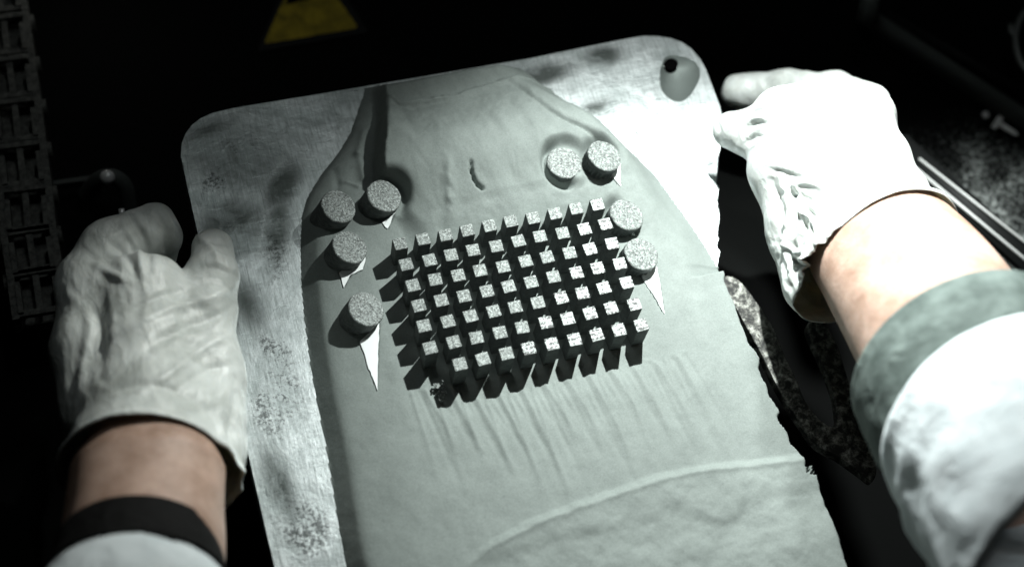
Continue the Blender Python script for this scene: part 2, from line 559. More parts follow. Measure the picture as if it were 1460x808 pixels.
lp = np.array([U(x, y, PZ)[:2] for x, y in [(520, 131), (512, 155), (500, 190), (485, 215), (468, 237), (450, 262), (438, 285), (431, 310), (429, 345), (430, 400), (434, 450), (443, 520), (454, 580), (466, 640),
                                            (474, 690), (482, 740), (495, 808), (520, 900), (535, 960)]])
rp = np.array([U(x, y, PZ)[:2] for x, y in [(742, 88), (760, 105), (790, 134), (825, 160), (870, 192), (905, 223), (935, 253), (962, 290), (985, 322), (1005, 353), (1024, 385)]])
lp = lp[np.argsort(lp[:, 1])]; rp = rp[np.argsort(rp[:, 1])]
rg = np.array([U(x, y, PZ)[:2] for x, y in rag])
rg = rg[np.argsort(rg[:, 1])]
xl = np.interp(Y, lp[:, 1], lp[:, 0])
ragx = np.interp(Y, rg[:, 1], rg[:, 0])
xr = np.where(Y > rp[0, 1], np.interp(Y, rp[:, 1], rp[:, 0]), 99)
edge_low = np.minimum(xr, ragx)
dL = X - xl
dR = edge_low - X
dT = 9.50 - Y
n1 = fbm(X, Y, 0.45, 5, 1)
n2 = fbm(X, Y, 2.2, 4, 20)
gul = ss(1.5, 4.0, Y)
dd_ = np.maximum(dL + 0.12 * n1, 0)
t_ = dd_ / 0.80
thick = 0.72 * np.where(t_ < 0.75, t_, 1 - 0.25 * np.exp(-(t_ - 0.75) / 0.25)) + 0.40 * (1 - np.exp(-dd_ / 2.6))
slope_r = np.where(Y > rp[0, 1] - 0.5, 2.0, 0.16)
thick = np.minimum(thick, (1.05 + 0.8 * gul) * ss(-0.02, 1, dR / slope_r + 0.02) ** 0.7)
gw = np.maximum(curve_x([(549, 122), (552, 150), (549, 185), (547, 220), (546, 262), (560, 300), (575, 330)], 0.3)[0] - xl, 0.6)
rise = np.minimum(0.98 * gw, 1.95)
tg = np.clip(dL / gw, -1, 1.6)
flo = 0.50 * (1 - np.exp(-np.maximum(dL, 0) / 0.45)) + 0.10 * np.maximum(dL, 0) * (tg < 1) + 0.16 * fbm(X, Y, 1.1, 3, 77)
gprof = flo + (2.4 - flo) * ss(0, 1, (dL - gw + 0.5 + 0.15 * n2) / 0.62)
thick = thick * (1 - gul) + np.minimum(gprof, 9) * gul * ss(-0.02, 1, dR / slope_r + 0.02) ** 0.7
H = PZ + 0.02 + thick


# high bank of powder behind the grid, with a steep face towards the left
cx, _ = curve_x([(549, 122), (552, 150), (549, 185), (547, 220), (546, 262), (560, 300), (575, 330)], 0.5)
rx, _ = curve_x([(600, 120), (612, 170), (628, 215), (634, 250), (640, 290), (640, 330)], 0.9)
wcl = 0.30 + 0.9 * ss(3.5, 0.5, Y)
step = ss(0, 1, (X - cx) / wcl)
ramp2 = ss(0, 1, (X - cx) / np.maximum(rx - cx, 0.3))
bank = (1 - gul) * (0.40 * step + 0.45 * ramp2) + gul * 0.30 * ss(0, 1, (X - cx) / 3.5)
kx, KP = curve_x([(700, 98), (735, 120), (757, 145), (778, 168), (800, 183), (846, 203), (862, 212)], 0.8)
fall_r = ss(11.2, 8.0, X + 0.55 * (Y - 2.3)) * 0.4 + 0.6 * ss(-0.2, 1.7, (xr - 0.1) - X)
bank *= np.clip(fall_r, 0, 1)
bank *= ss(-1.0, 2.2, Y + 0.25 * np.sin(X * 1.3) + 0.8 * n1)
bank *= 0.35 + 0.65 * ss(0.3, 2.0, dT - 0.35 * np.sin(X * 0.8))
H = H + bank * ss(0, 1.2, dR)
lyx = [U(x, y, .3) for x, y in [(500, 132), (540, 128), (570, 150), (640, 146), (700, 128), (745, 112), (780, 118)]]
ly = np.interp(X, [p[0] for p in lyx], [p[1] for p in lyx])
H = PZ + 0.02 + (H - PZ - 0.02) * (0.02 + 0.60 * ss(-0.1, 1.0, dT) + 0.38 * ss(0.25, -2.8, Y - ly + 0.5 * n1 + 0.35 * n2))
# crease beside the right flank
ck = np.abs(X - kx)
H -= 0.15 * np.exp(-((X - kx) / 0.14) ** 2) * ss(2.3, 3.0, Y) * ss(8.2, 6.0, Y)
H += 0.08 * np.exp(-((X - kx - 0.42) / 0.30) ** 2) * ss(2.3, 3.2, Y) * ss(9.2, 7.6, Y)
# dusty ledge along the back edge
led, _ = curve_x([(540, 128), (640, 148)], 0.5)
ly = np.interp(X, [U(540, 128, .3)[0], U(570, 150, .3)[0], U(640, 146, .3)[0], U(700, 128, .3)[0], U(745, 112, .3)[0]],
               [U(540, 128, .3)[1], U(570, 150, .3)[1], U(640, 146, .3)[1], U(700, 128, .3)[1], U(745, 112, .3)[1]])
H -= 0.14 * ss(0.0, 0.25, Y - ly + 0.5 * n2) * step
H += 0.10 * np.exp(-((Y - ly + 0.2 * n2) / 0.13) ** 2) * step
# the powder lies lower between the pins
H -= 0.11 * ss(-1.6, -0.5, X) * ss(10.6, 9.4, X) * ss(-8.2, -6.9, Y) * ss(0.9, -0.6, Y)
# soft dunes
H += 0.16 * n1 * ss(0.2, 2.5, dL) * ss(0, 1.5, dR)
H += 0.02 * n2 * ss(0.1, 0.6, dL) * ss(0, 0.4, dR)
dune = np.exp(-((X - rx - 0.1) / 0.25) ** 2) * ss(0.6, 1.6, Y) * ss(4.2, 2.8, Y)
H += 0.20 * dune * (0.7 + 1.2 * n2)
H += 0.14 * fbm(X * 1.6 + Y * .3, Y * 0.45, 0.9, 4, 130) * ss(0.5, 2.5, Y) * ss(0.3, 1.5, X - cx)


def seg_d(ax, ay, bx, by):
    dx, dy = bx - ax, by - ay
    t = np.clip(((X - ax) * dx + (Y - ay) * dy) / (dx * dx + dy * dy), 0, 1)
    return np.hypot(X - ax - t * dx, Y - ay - t * dy), t


# crescent crack, scratches and small dents in the bank
for pts, w, d in [([(668, 247), (669, 256), (673, 265), (679, 272), (686, 276)], 0.075, 0.34), ([(728, 232), (736, 262)], 0.05, 0.03),
                  ([(560, 150), (590, 156), (630, 150)], 0.22, 0.10), ([(745, 150), (760, 170), (772, 190)], 0.25, 0.08),
                  ([(478, 225), (482, 245), (480, 262)], 0.16, 0.10), ([(520, 170), (512, 205), (520, 240)], 0.18, -0.14), ([(495, 245), (512, 252)], 0.08, -0.12)]:
    P = [U(x, y, 0.5) for x, y in pts]
    for a, b_ in zip(P[:-1], P[1:]):
        dd, t = seg_d(a[0], a[1], b_[0], b_[1])
        H -= d * np.exp(-(dd / w) ** 2) * 0.8
# wakes below the front row of pins
for c in range(-1, 11):
    x0, y0 = c + 0.25, -7.1 - 0.02 * c
    if c <= 0: y0 += 0.8
    for k, (ox, ex, amp) in enumerate([(-0.32, 0.15, 0.030), (0.30, 1.0, 0.030), (0.05, 0.75, -0.028), (0.62, 1.45, -0.022)]):
        ln = 3.5 + 3.5 * random.random()
        dd, t = seg_d(x0 + ox, y0, x0 + ox + ex * 0.9, y0 - ln)
        H += amp * 1.7 * np.exp(-(dd / (0.07 + 0.10 * t)) ** 2) * (1 - t)
# furrow and lumps in front
fpx = [(600, 850), (650, 808), (700, 768), (760, 738), (830, 712), (900, 688), (950, 672), (1000, 662), (1060, 657), (1134, 648), (1180, 640)]
FP = np.array([U(x, y, 0)[:2] for x, y in fpx])
fy = np.interp(X, FP[:, 0], FP[:, 1])
s_ = fy - Y
left_fade = ss(-1.5, 1.0, X)
H += left_fade * (0.24 * ss(-0.05, 0.38, s_ + 0.15 * n2) + 0.05 * np.exp(-((s_ - 0.30 + 0.15 * n2) / 0.16) ** 2))
lump = fbm(X, Y, 0.6, 4, 60)
H += left_fade * ss(0.2, 1.2, s_) * (0.24 * lump + 0.03 * n2)
fp2 = [(700, 792), (760, 775), (790, 762), (850, 752), (920, 738), (960, 716), (990, 728), (1020, 742), (1045, 735), (1060, 712), (1100, 700), (1140, 694)]
F2 = np.array([U(x, y, 0)[:2] for x, y in fp2])
s2 = np.interp(X, F2[:, 0], F2[:, 1]) - Y + 0.12 * n2
H -= left_fade * 0.06 * ss(-0.15, 0.45, s2) * ss(2.2, 0.3, s2) * ss(0.0, 1.0, s_)


def hs(x, y):
    return H[int(np.clip(round((y - gy[0]) / DX), 0, len(gy) - 1)), int(np.clip(round((x - gx[0]) / DX), 0, len(gx) - 1))]


# discs: how far each top stands above the powder around it
DISCS = [(483, 294, 0.72), (548, 279, 0.75), (499, 352, 0.75), (522.5, 440, 0.85), (805, 232, 0.05), (862, 222, 0.62), (894, 306, 0.62), (915, 362, 0.75)]
DC = []
for x, y, off in DISCS:
    z = 0.5
    for _ in range(8):
        c = U(x, y, z)
        z = 0.5 * z + 0.5 * (hs(c[0] - 0.5, c[1] - 0.5) + off)
    DC.append(U(x, y, z))
for i, c in enumerate(DC):
    r = np.hypot(X - c[0], Y - c[1])
    if i == 4:
        g_ = np.exp(-((r - 0.95) / 0.15) ** 2) * ss(0.3, -0.5, X - c[0] + 0.25 * (Y - c[1]))
        H = np.where(r < 1.3, H + (c[2] - 0.05 - H) * ss(1.3, 0.85, r) * ss(-0.9, 0.0, X - c[0] + 0.6 * (Y - c[1])), H) - 0.45 * g_
        H = np.where(r < 0.82, np.minimum(H, c[2] - 0.06), H)
    else:
        lvl = c[2] - (0.50 if i == 1 else 0.7)
        H = H - np.maximum(H - lvl, 0) * np.exp(-(np.maximum(r - 0.82, 0) / 0.28) ** 2) * (1.0 if i in (1, 5) else ss(0.6, -0.3, X - c[0] + 0.4 * (Y - c[1])))
# raised wedges of bare metal, glare painted in their white, in the lee of the discs, level with the powder
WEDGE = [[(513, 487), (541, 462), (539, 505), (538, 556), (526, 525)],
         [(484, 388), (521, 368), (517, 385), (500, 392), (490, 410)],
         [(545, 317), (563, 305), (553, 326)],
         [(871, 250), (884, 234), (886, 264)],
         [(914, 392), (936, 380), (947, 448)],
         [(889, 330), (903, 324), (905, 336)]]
hole_masks = []
for w in WEDGE:
    P2 = [U(x, y, -0.1)[:2] for x, y in w]
    cz = np.array([hs(*p) for p in P2]).mean()
    PW = np.array([U(x, y, cz)[:2] for x, y in w])
    ins = np.zeros_like(X, bool)
    for k in range(len(PW)):
        a, b_ = PW[k], PW[(k + 1) % len(PW)]
        ins ^= ((a[1] > Y) != (b_[1] > Y)) & (X < (b_[0] - a[0]) * (Y - a[1]) / (b_[1] - a[1] + 1e-9) + a[0])
    hole_masks.append(ins)
    P2 = []
    for k in range(len(w)):
        for t in np.linspace(0, 1, 7)[:-1]:
            x, y = np.array(w[k]) * (1 - t) + np.array(w[(k + 1) % len(w)]) * t
            P2.append(U(x + 1.6 * noise.noise((x * .13, y * .13, 1)), y + 1.2 * noise.noise((x * .13, y * .13, 5)), cz))
    top_ = [(p[0], p[1], hs(p[0], p[1]) + 0.06) for p in P2]
    n = len(P2)
    vs_ = top_ + [(p[0], p[1], PZ - 0.02) for p in top_]
    fs_ = [tuple(range(n)), tuple(range(2 * n - 1, n - 1, -1))] + [(k, n + k, n + (k + 1) % n, (k + 1) % n) for k in range(n)]
    bm_ = bmesh.new(); me_w = mesh('bare_wedge', vs_, fs_); bm_.from_mesh(me_w)
    link('bare_wedge', from_bm('bare_wedge', bm_), WEDGEMAT, plate, smooth=False)
for ins in hole_masks:
    H = np.where(ins, H - 0.22, H)
gr_ = rng.normal(0, 0.002, X.shape)
H = H + gr_
keep = (dL > -0.03) & (dR > -0.05) & (dT > 0.0)
H = np.where(keep, H, PZ - 0.05)
H = np.where((ragx < xr) & (dR < 0.05), np.minimum(H, PZ + 0.03), H)
ny, nx = X.shape
idx = np.arange(nx * ny).reshape(ny, nx)
q = np.stack([idx[:-1, :-1], idx[:-1, 1:], idx[1:, 1:], idx[1:, :-1]], -1).reshape(-1, 4)
kf = keep.ravel()
q = q[kf[q].any(1)]
used = np.unique(q)
rem = -np.ones(nx * ny, int); rem[used] = np.arange(len(used))
co = np.stack([X.ravel(), Y.ravel(), H.ravel()], -1)[used]
# fit the fringe to the outline
me = bpy.data.meshes.new('metal_powder')
me.vertices.add(len(co)); me.vertices.foreach_set('co', co.ravel())
me.loops.add(q.size); me.loops.foreach_set('vertex_index', rem[q].ravel())
me.polygons.add(len(q)); me.polygons.foreach_set('loop_start', np.arange(0, q.size, 4)); me.polygons.foreach_set('loop_total', np.full(len(q), 4))
me.update(calc_edges=True)
pw = link('metal_powder', me, POWDER)
tag(pw, 'fine grey metal powder heaped over the plate around the printed pins', 'powder', kind='stuff')

# ------------------------------------------------------------------ pins
PINH = 1.373 - PZ


def pin_mesh(top):
    bm = bmesh.new()
    box_bm(bm, (0, 0, PINH / 2), (0.56, 0.56, PINH))
    bmesh.ops.bevel(bm, geom=bm.edges[:], offset=0.02, segments=1, affect='EDGES')
    bmesh.ops.recalc_face_normals(bm, faces=bm.faces[:])
    me = bpy.data.meshes.new('test_pin'); bm.to_mesh(me); bm.free()
    me.materials.append(SIDE); me.materials.append(top)
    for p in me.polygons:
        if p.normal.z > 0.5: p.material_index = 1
    return me


pin_a, pin_b = pin_mesh(TOP), pin_mesh(ETOP)
RN = ['back row', 'second row from back', 'third row from back', 'middle row', 'third row from front', 'second row from front', 'front row']
ON = ['first', 'second', 'third', 'fourth', 'fifth', 'sixth', 'seventh', 'eighth', 'ninth', 'tenth']
for r in range(NY):
    for c in range(NX):
        if r == 6 and c == 0:
            continue
        eng = (c + r * 0.8 > 8.6) and not (r == 0 and c < 9)
        o = bpy.data.objects.new('test_pin', pin_b if eng else pin_a)
        C.objects.link(o)
        o.location = (c + random.uniform(-.015, .015), -r + random.uniform(-.015, .015), PZ - random.uniform(0, .06))
        o.rotation_euler = (random.uniform(-.012, .012), random.uniform(-.012, .012), random.uniform(-.05, .05))
        k = c if r < 6 else c - 1
        tot = NX if r < 6 else NX - 1
        pos = ('leftmost' if k == 0 else 'rightmost' if k == tot - 1 else ON[k] + ' from left')
        tag(o, ('square pin with engraved top, ' if eng else 'square pin with plain top, ') + pos + ' in the ' + RN[r], 'metal pin',
            'square metal pins standing in a grid on the plate')

# ------------------------------------------------------------------ discs
DL = ['round grey printed disc, furthest left of the upper left pair', 'round grey printed disc standing against the steep powder bank, right of the upper left pair',
      'round grey printed disc left of the back pin rows, between two other discs', 'round speckled printed disc with long bare wedge below it, lowest on the left',
      'flat printed disc almost buried in powder, only its top showing', 'round printed disc beside the right flank of powder, nearest the plate hole',
      'round printed disc close to the right end of the back pin row', 'round printed disc with toothed underside and white wedge, lowest on the right']


def disc(i, c):
    lean = Vector(((0.30, -0.05, 0.94) if i < 4 else (0.2, -0.03, 0.97))).normalized() if i != 4 else Vector((0.1, 0, 1)).normalized()
    h = (c[2] - PZ) / lean.z
    seg = 48
    teeth = i >= 5
    vs, fs = [], []
    R0 = 0.80
    tilt = (-0.02 + 0.03 * math.sin(i * 2.1), 0.03 * math.cos(i * 1.7))
    levels = [(-0.4, 0), (0.42, 0), (0.46, 1), (h - 0.35, 1), (h - 0.28, 0), (h - 0.04, 0), (h, 2)]
    for z, k in levels:
        for s in range(seg):
            a = 2 * math.pi * s / seg
            r = R0
            if k == 1: r *= (0.88 if s % 2 else 0.985) if teeth else 0.985
            if k == 2: r = R0 - 0.035
            r *= 1 + 0.012 * math.sin(5 * a + i) + 0.008 * math.sin(11 * a + i * 3)
            x, y = r * math.cos(a), r * math.sin(a)
            vs.append((x, y, z + (tilt[0] * x + tilt[1] * y if z > 1 else 0)))
    nl = len(levels)
    for l in range(nl - 1):
        for s in range(seg):
            fs.append((l * seg + s, l * seg + (s + 1) % seg, (l + 1) * seg + (s + 1) % seg, (l + 1) * seg + s))
    # slightly uneven top: rings
    base = (nl - 1) * seg
    prev = base
    for rr in (0.75, 0.5, 0.25):
        st = len(vs)
        for s in range(seg):
            a = 2 * math.pi * s / seg
            x, y = (R0 - .035) * rr * math.cos(a), (R0 - .035) * rr * math.sin(a)
            vs.append((x, y, h + tilt[0] * x + tilt[1] * y + 0.02 * noise.noise((x * 4 + i * 9, y * 4, 0))))
        for s in range(seg):
            fs.append((prev + s, prev + (s + 1) % seg, st + (s + 1) % seg, st + s))
        prev = st
    fs.append(tuple(prev + s for s in range(seg)))
    me = mesh('test_disc', vs, fs)
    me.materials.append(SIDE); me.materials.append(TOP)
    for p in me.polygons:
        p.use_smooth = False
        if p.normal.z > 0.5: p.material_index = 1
    o = bpy.data.objects.new('test_disc', me)
    C.objects.link(o)
    o.location = Vector(c) - lean * h
    o.rotation_mode = 'QUATERNION'
    o.rotation_quaternion = Vector((0, 0, 1)).rotation_difference(lean)
    tag(o, DL[i], 'metal disc', 'round printed discs beside the pin grid')


for i, c in enumerate(DC):
    disc(i, c)
# crumbled lump where the corner pin broke off
bm = bmesh.new()
lc = U(626, 556, 0.0)
for k in range(26):
    p = Vector((lc[0] + random.gauss(0, .13), lc[1] + random.gauss(0, .24), 0.02 + random.random() * .12))
    r = random.uniform(.04, .13)
    vv = bmesh.ops.create_icosphere(bm, subdivisions=1, radius=r, matrix=Matrix.Translation(p))['verts']
    for v in vv: v.co += Vector((random.uniform(-1, 1), random.uniform(-1, 1), random.uniform(-1, 1))) * r * .35
tag(link('broken_pin_stub', from_bm('stub', bm), TOP, smooth=False), 'crumbled stub of a broken pin at the front left grid corner', 'metal crumbs', kind='stuff')


# ------------------------------------------------------------------ implicit bodies
def surface_nets(F, org, h):
    nx, ny, nz = F.shape
    S = F < 0
    cnt = np.zeros((nx - 1, ny - 1, nz - 1)); acc = np.zeros((nx - 1, ny - 1, nz - 1, 3))
    ii = np.stack(np.meshgrid(np.arange(nx - 1), np.arange(ny - 1), np.arange(nz - 1), indexing='ij'), -1).astype(float)
    corners = [(0, 0, 0), (1, 0, 0), (0, 1, 0), (1, 1, 0), (0, 0, 1), (1, 0, 1), (0, 1, 1), (1, 1, 1)]

    def sl(c): return tuple(slice(c[k], c[k] + F.shape[k] - 1) for k in range(3))
    for a in corners:
        for ax in range(3):
            if a[ax]: continue
            b_ = list(a); b_[ax] = 1; b_ = tuple(b_)
            fa, fb = F[sl(a)], F[sl(b_)]
            x = (fa < 0) != (fb < 0)
            t = np.where(x, fa / np.where(x, fa - fb, 1), 0)
            cnt += x
            for k in range(3):
                acc[..., k] += np.where(x, a[k] + (t if k == ax else 0), 0)
    act = cnt > 0
    vid = -np.ones(act.shape, int); vid[act] = np.arange(act.sum())
    V = (ii[act] + acc[act] / cnt[act][:, None]) * h + org
    Q = []
    for ax in range(3):
        u, v = [(1, 2), (2, 0), (0, 1)][ax]
        s0 = [slice(1, -1)] * 3; s0[ax] = slice(0, -1)
        s1 = list(s0); s1[ax] = slice(1, None)
        A, B = S[tuple(s0)], S[tuple(s1)]
        for flip, cond in ((False, A & ~B), (True, ~A & B)):
            ix = np.argwhere(cond)
            base = ix + np.array([0 if k == ax else 1 for k in range(3)])
            eu = np.eye(3, dtype=int)[u]; ev = np.eye(3, dtype=int)[v]
            qs = [base - eu - ev, base - ev, base, base - eu]
            qi = np.stack([vid[p[:, 0], p[:, 1], p[:, 2]] for p in qs], -1)
            if flip: qi = qi[:, ::-1]
            Q.append(qi)
    Q = np.vstack(Q)
    return V, Q[(Q >= 0).all(1)]


def body(caps, k=0.5, h=0.12, cut=None, warp=None):
    """caps: list of (a, b, ra, rb) tapered capsules blended smoothly; cut: (point, normal) removes the side the normal points to"""
    P = np.array([c[0] for c in caps] + [c[1] for c in caps]); rm = max(max(c[2], c[3]) for c in caps) + 0.5
    lo, hi = P.min(0) - rm, P.max(0) + rm
    ax = [np.arange(lo[i], hi[i] + h, h) for i in range(3)]
    G = np.stack(np.meshgrid(*ax, indexing='ij'), -1).astype(np.float32)
    F = None
    for a, b_, ra, rb in caps:
        a = np.array(a, np.float32); d = np.array(b_, np.float32) - a
        t = np.clip(((G - a) @ d) / (d @ d + 1e-9), 0, 1)
        D = np.linalg.norm(G - a - t[..., None] * d, axis=-1) - (ra + (rb - ra) * t)
        if F is None:
            F = D
        else:
            hh = np.clip(0.5 + 0.5 * (F - D) / k, 0, 1)
            F = F * (1 - hh) + D * hh - k * hh * (1 - hh)
    V, Q = surface_nets(F, lo, h)
    return V, Q


def vert_normals(V, Q):
    N = np.zeros_like(V)
    fn = np.cross(V[Q[:, 2]] - V[Q[:, 0]], V[Q[:, 3]] - V[Q[:, 1]])
    for k in range(4): np.add.at(N, Q[:, k], fn)
    return N / (np.linalg.norm(N, axis=1, keepdims=True) + 1e-9)


def relax(V, Q, n=2):
    for _ in range(n):
        S = np.zeros_like(V); c = np.zeros(len(V))
        for a, b_ in ((0, 1), (1, 2), (2, 3), (3, 0)):
            np.add.at(S, Q[:, a], V[Q[:, b_]]); np.add.at(c, Q[:, a], 1)
            np.add.at(S, Q[:, b_], V[Q[:, a]]); np.add.at(c, Q[:, b_], 1)
        V = V * 0.4 + 0.6 * S / c[:, None]
    return V


def glove_mesh(name, caps, k, h, cuts, fold, flare=None):
    V, Q = body(caps, k, h)
    V = relax(V, Q, 4)
    N = vert_normals(V, Q)
    V = V + N * fold(V, N)[:, None]
    for pt, nr in cuts:
        nr = np.array(nr) / np.linalg.norm(nr)
        d = (V - np.array(pt)) @ nr
        keepf = (d[Q] < 0).any(1)
        Q = Q[keepf]
        # pull the open rim onto the cutting plane
        over = d > 0
        V = np.where(over[:, None], V - np.outer(d, nr), V)
    u = np.unique(Q); rm = -np.ones(len(V), int); rm[u] = np.arange(len(u))
    return mesh(name, V[u], [tuple(map(int, f)) for f in rm[Q]])


def screen(V):
    c = V @ RR.T + TT
    return 730 + FPX * c[:, 0] / c[:, 2], 404 + FPX * c[:, 1] / c[:, 2]


def creases(V, N, lines):
    """sharp folds pressed into the side of the glove that faces up: (points, width, height)"""
    sx, sy = screen(V)
    facing = ss(0.0, 0.35, -(N @ RR.T)[:, 2])
    d = np.zeros(len(V))
    for pts, w, amp in lines:
        P = smooth_path(pts, 5)
        best = np.full(len(V), 1e9); tt = np.zeros(len(V))
        for i in range(len(P) - 1):
            a, e = P[i], P[i + 1] - P[i]
            t = np.clip(((sx - a[0]) * e[0] + (sy - a[1]) * e[1]) / (e @ e + 1e-9), 0, 1)
            q_ = np.hypot(sx - a[0] - t * e[0], sy - a[1] - t * e[1])
            m_ = q_ < best
            best = np.where(m_, q_, best); tt = np.where(m_, (i + t) / (len(P) - 1), tt)
        d += amp * np.exp(-(best / w) ** 2) * np.sin(np.pi * np.clip(tt, 0.06, 0.94)) ** 0.6
    return d * facing


def near(V, P, r):
    return np.exp(-(np.linalg.norm(V - P, axis=1) / r) ** 2)


def ridged(V, sx, off=0.0):
    return np.array([1 - abs(noise.noise(Vector((p[0] * sx[0] + off, p[1] * sx[1], p[2] * sx[2])))) * 2 for p in V])


def perl(V, s, off=0.0):
    return np.array([noise.noise(Vector((p[0] * s + off, p[1] * s, p[2] * s))) for p in V])


def chain_caps(pts):
    out = []
    for a, b_ in zip(pts[:-1], pts[1:]):
        out.append((W(*a[:3]), W(*b_[:3]), a[3], b_[3]))
    return out


person = empty('person', (4.5, -30, -1), 'person in white latex gloves and white coat holding the plate by both sides', 'person')

# ---- left hand
LH = []
LH += chain_caps([(138, 425, 66.5, 1.55), (132, 500, 65.5, 1.55), (140, 590, 64.2, 1.5)])
LH += chain_caps([(205, 425, 66.2, 1.9), (212, 510, 65.2, 2.1), (214, 600, 63.8, 2.2)])
LH += chain_caps([(283, 455, 66.5, 1.5), (292, 540, 65.5, 1.6), (290, 640, 64, 1.65)])
LH += chain_caps([(125, 402, 67, 1.35), (158, 358, 67.8, 1.20), (200, 338, 68.4, 1.08), (216, 330, 68.8, 0.95)])
LH += chain_caps([(228, 309, 68.8, 0.60), (236, 335, 69.0, 0.55), (230, 366, 69.8, 0.55), (208, 384, 70.4, 0.6)])
LH += chain_caps([(298, 440, 66.8, 1.15), (302, 395, 67.6, 0.98), (303, 356, 68.5, 0.88)])
LH += chain_caps([(120, 430, 69, 1.1), (150, 400, 70.5, 1.0), (215, 395, 71.5, 0.8)])
LH += chain_caps([(214, 590, 63.9, 2.75), (206, 690, 62.2, 3.05), (200, 800, 60.0, 3.3)])
LH += chain_caps([(270, 600, 64.3, 1.9), (262, 700, 62.5, 1.9), (255, 800, 61, 2.0)])
axL = W(196, 800, 58.6) - W(222, 600, 63.6)
axL = axL / np.linalg.norm(axL)
cutL = W(208, 672, 62.4)
K1, K2, K3 = W(235, 380, 66.8), W(295, 400, 66.5), W(130, 520, 64)


LFOLD = [([(338, 405), (300, 425), (240, 440), (160, 478)], 7, 0.16), ([(342, 430), (300, 455), (235, 480), (150, 540)], 8, -0.15),
         ([(345, 470), (300, 490), (250, 525), (200, 560)], 7, 0.13), ([(262, 412), (220, 425), (170, 450)], 5, -0.12), ([(330, 520), (290, 530), (240, 565)], 7, -0.12),
         ([(272, 360), (300, 345), (333, 352)], 4, -0.10), ([(264, 378), (300, 362), (336, 372)], 4, 0.09), ([(258, 396), (295, 380), (337, 392)], 4.5, -0.13),
         ([(262, 408), (300, 398), (340, 410)], 4.5, 0.10), ([(280, 335), (300, 352), (312, 375)], 3.5, 0.09),
         ([(188, 312), (210, 345), (213, 385)], 5, -0.15), ([(176, 322), (196, 352), (200, 388)], 5, 0.12), ([(150, 342), (180, 365), (196, 395)], 5, -0.12),
         ([(125, 372), (160, 390), (190, 402)], 6, 0.12), ([(222, 302), (238, 330), (236, 372)], 3.5, -0.14), ([(232, 296), (246, 318), (248, 352)], 3.0, 0.09),
         ([(100, 420), (128, 450), (120, 520), (105, 600)], 8, 0.14), ([(118, 430), (145, 470), (140, 540)], 8, -0.14),
         ([(335, 560), (330, 620), (342, 700)], 6, -0.18), ([(318, 560), (312, 610), (322, 660)], 5, 0.12), ([(150, 560), (200, 548), (260, 560), (310, 600)], 6, -0.10)]


def foldL(V, N):
    r1 = ridged(V, (0.55, 0.28, 0.4), 3)
    r2 = ridged(V, (1.3, 0.8, 1.1), 9)
    w = 0.02 + 0.07 * near(V, W(240, 430, 65), 2.2) + 0.07 * near(V, W(150, 350, 67), 2.0) + 0.10 * near(V, W(320, 640, 63.5), 2.5)
    d = 0.13 * (r1 - 0.6) * 0.6 + (r2 - 0.5) * w
    dc = (V - cutL) @ axL
    d += 0.09 * np.exp(-((dc + 0.12) / 0.14) ** 2) + 0.15 * ss(-1.6, 0, dc)
    d += creases(V, N, LFOLD)
    return d


o = link('glove', glove_mesh('glove', LH, 0.6, 0.085, [(cutL, axL)], foldL), GLOVE, person)
tag(o, 'white latex glove on the left hand, cuff open at the wrist')
so = o.modifiers.new('thickness', 'SOLIDIFY'); so.thickness = 0.04; so.offset = -1

wr = smooth_path([W(214, 628, 62.6), W(208, 700, 61.3), W(200, 800, 58.9), W(192, 900, 56.6)], 8)
arm = tube('forearm', wr, [2.30 + 0.45 * min(1, i / 5) + 0.2 * i / len(wr) for i in range(len(wr))], 48, True,
           fold=lambda t, a, p: 1 + 0.05 * math.sin(2 * a + 1) + 0.03 * noise.noise((math.cos(a) * 1.5, math.sin(a) * 1.5, t * 4)))
tag(link('forearm', arm, SKIN, person), 'bare left wrist between glove and black cuff')


def sleeve(name, pts, rads, folds, mat, label, parent, seed, seg=96, thick=0.25, n=14):
    path = smooth_path(pts, n)
    rr_ = np.interp(np.linspace(0, 1, len(path)), np.linspace(0, 1, len(rads)), rads)
    me = tube(name, path, list(rr_), seg, False,
              fold=lambda t, a, p: 1 + folds * (noise.noise((math.cos(a) * 1.6 + seed, math.sin(a) * 1.6, t * 5)) + 0.8 * (1 - 2 * abs(noise.noise((math.cos(a) * 2.6 + seed + 5 + t * 2, math.sin(a) * 2.6, t * 3.0)))))
              * (0.35 + 0.65 * min(1, t * 3)))
    o = link(name, me, mat, parent)
    tag(o, label)
    s = o.modifiers.new('thickness', 'SOLIDIFY'); s.thickness = thick; s.offset = -1
    return o


sl = sleeve('sleeve', [W(193, 848, 57.6), W(186, 910, 56.0), W(178, 990, 54.0)], [3.3, 3.7, 4.1], 0.02, WHITECLOTH, 'white coat sleeve at the lower left corner', person, 1.0)
sleeve('cuff', [W(198, 784, 59.2), W(193, 846, 57.7), W(192, 858, 57.4)], [2.98, 3.30, 3.3], 0.008, BLACKCLOTH, 'black elastic cuff of the left sleeve', sl, 2.0, thick=0.2)

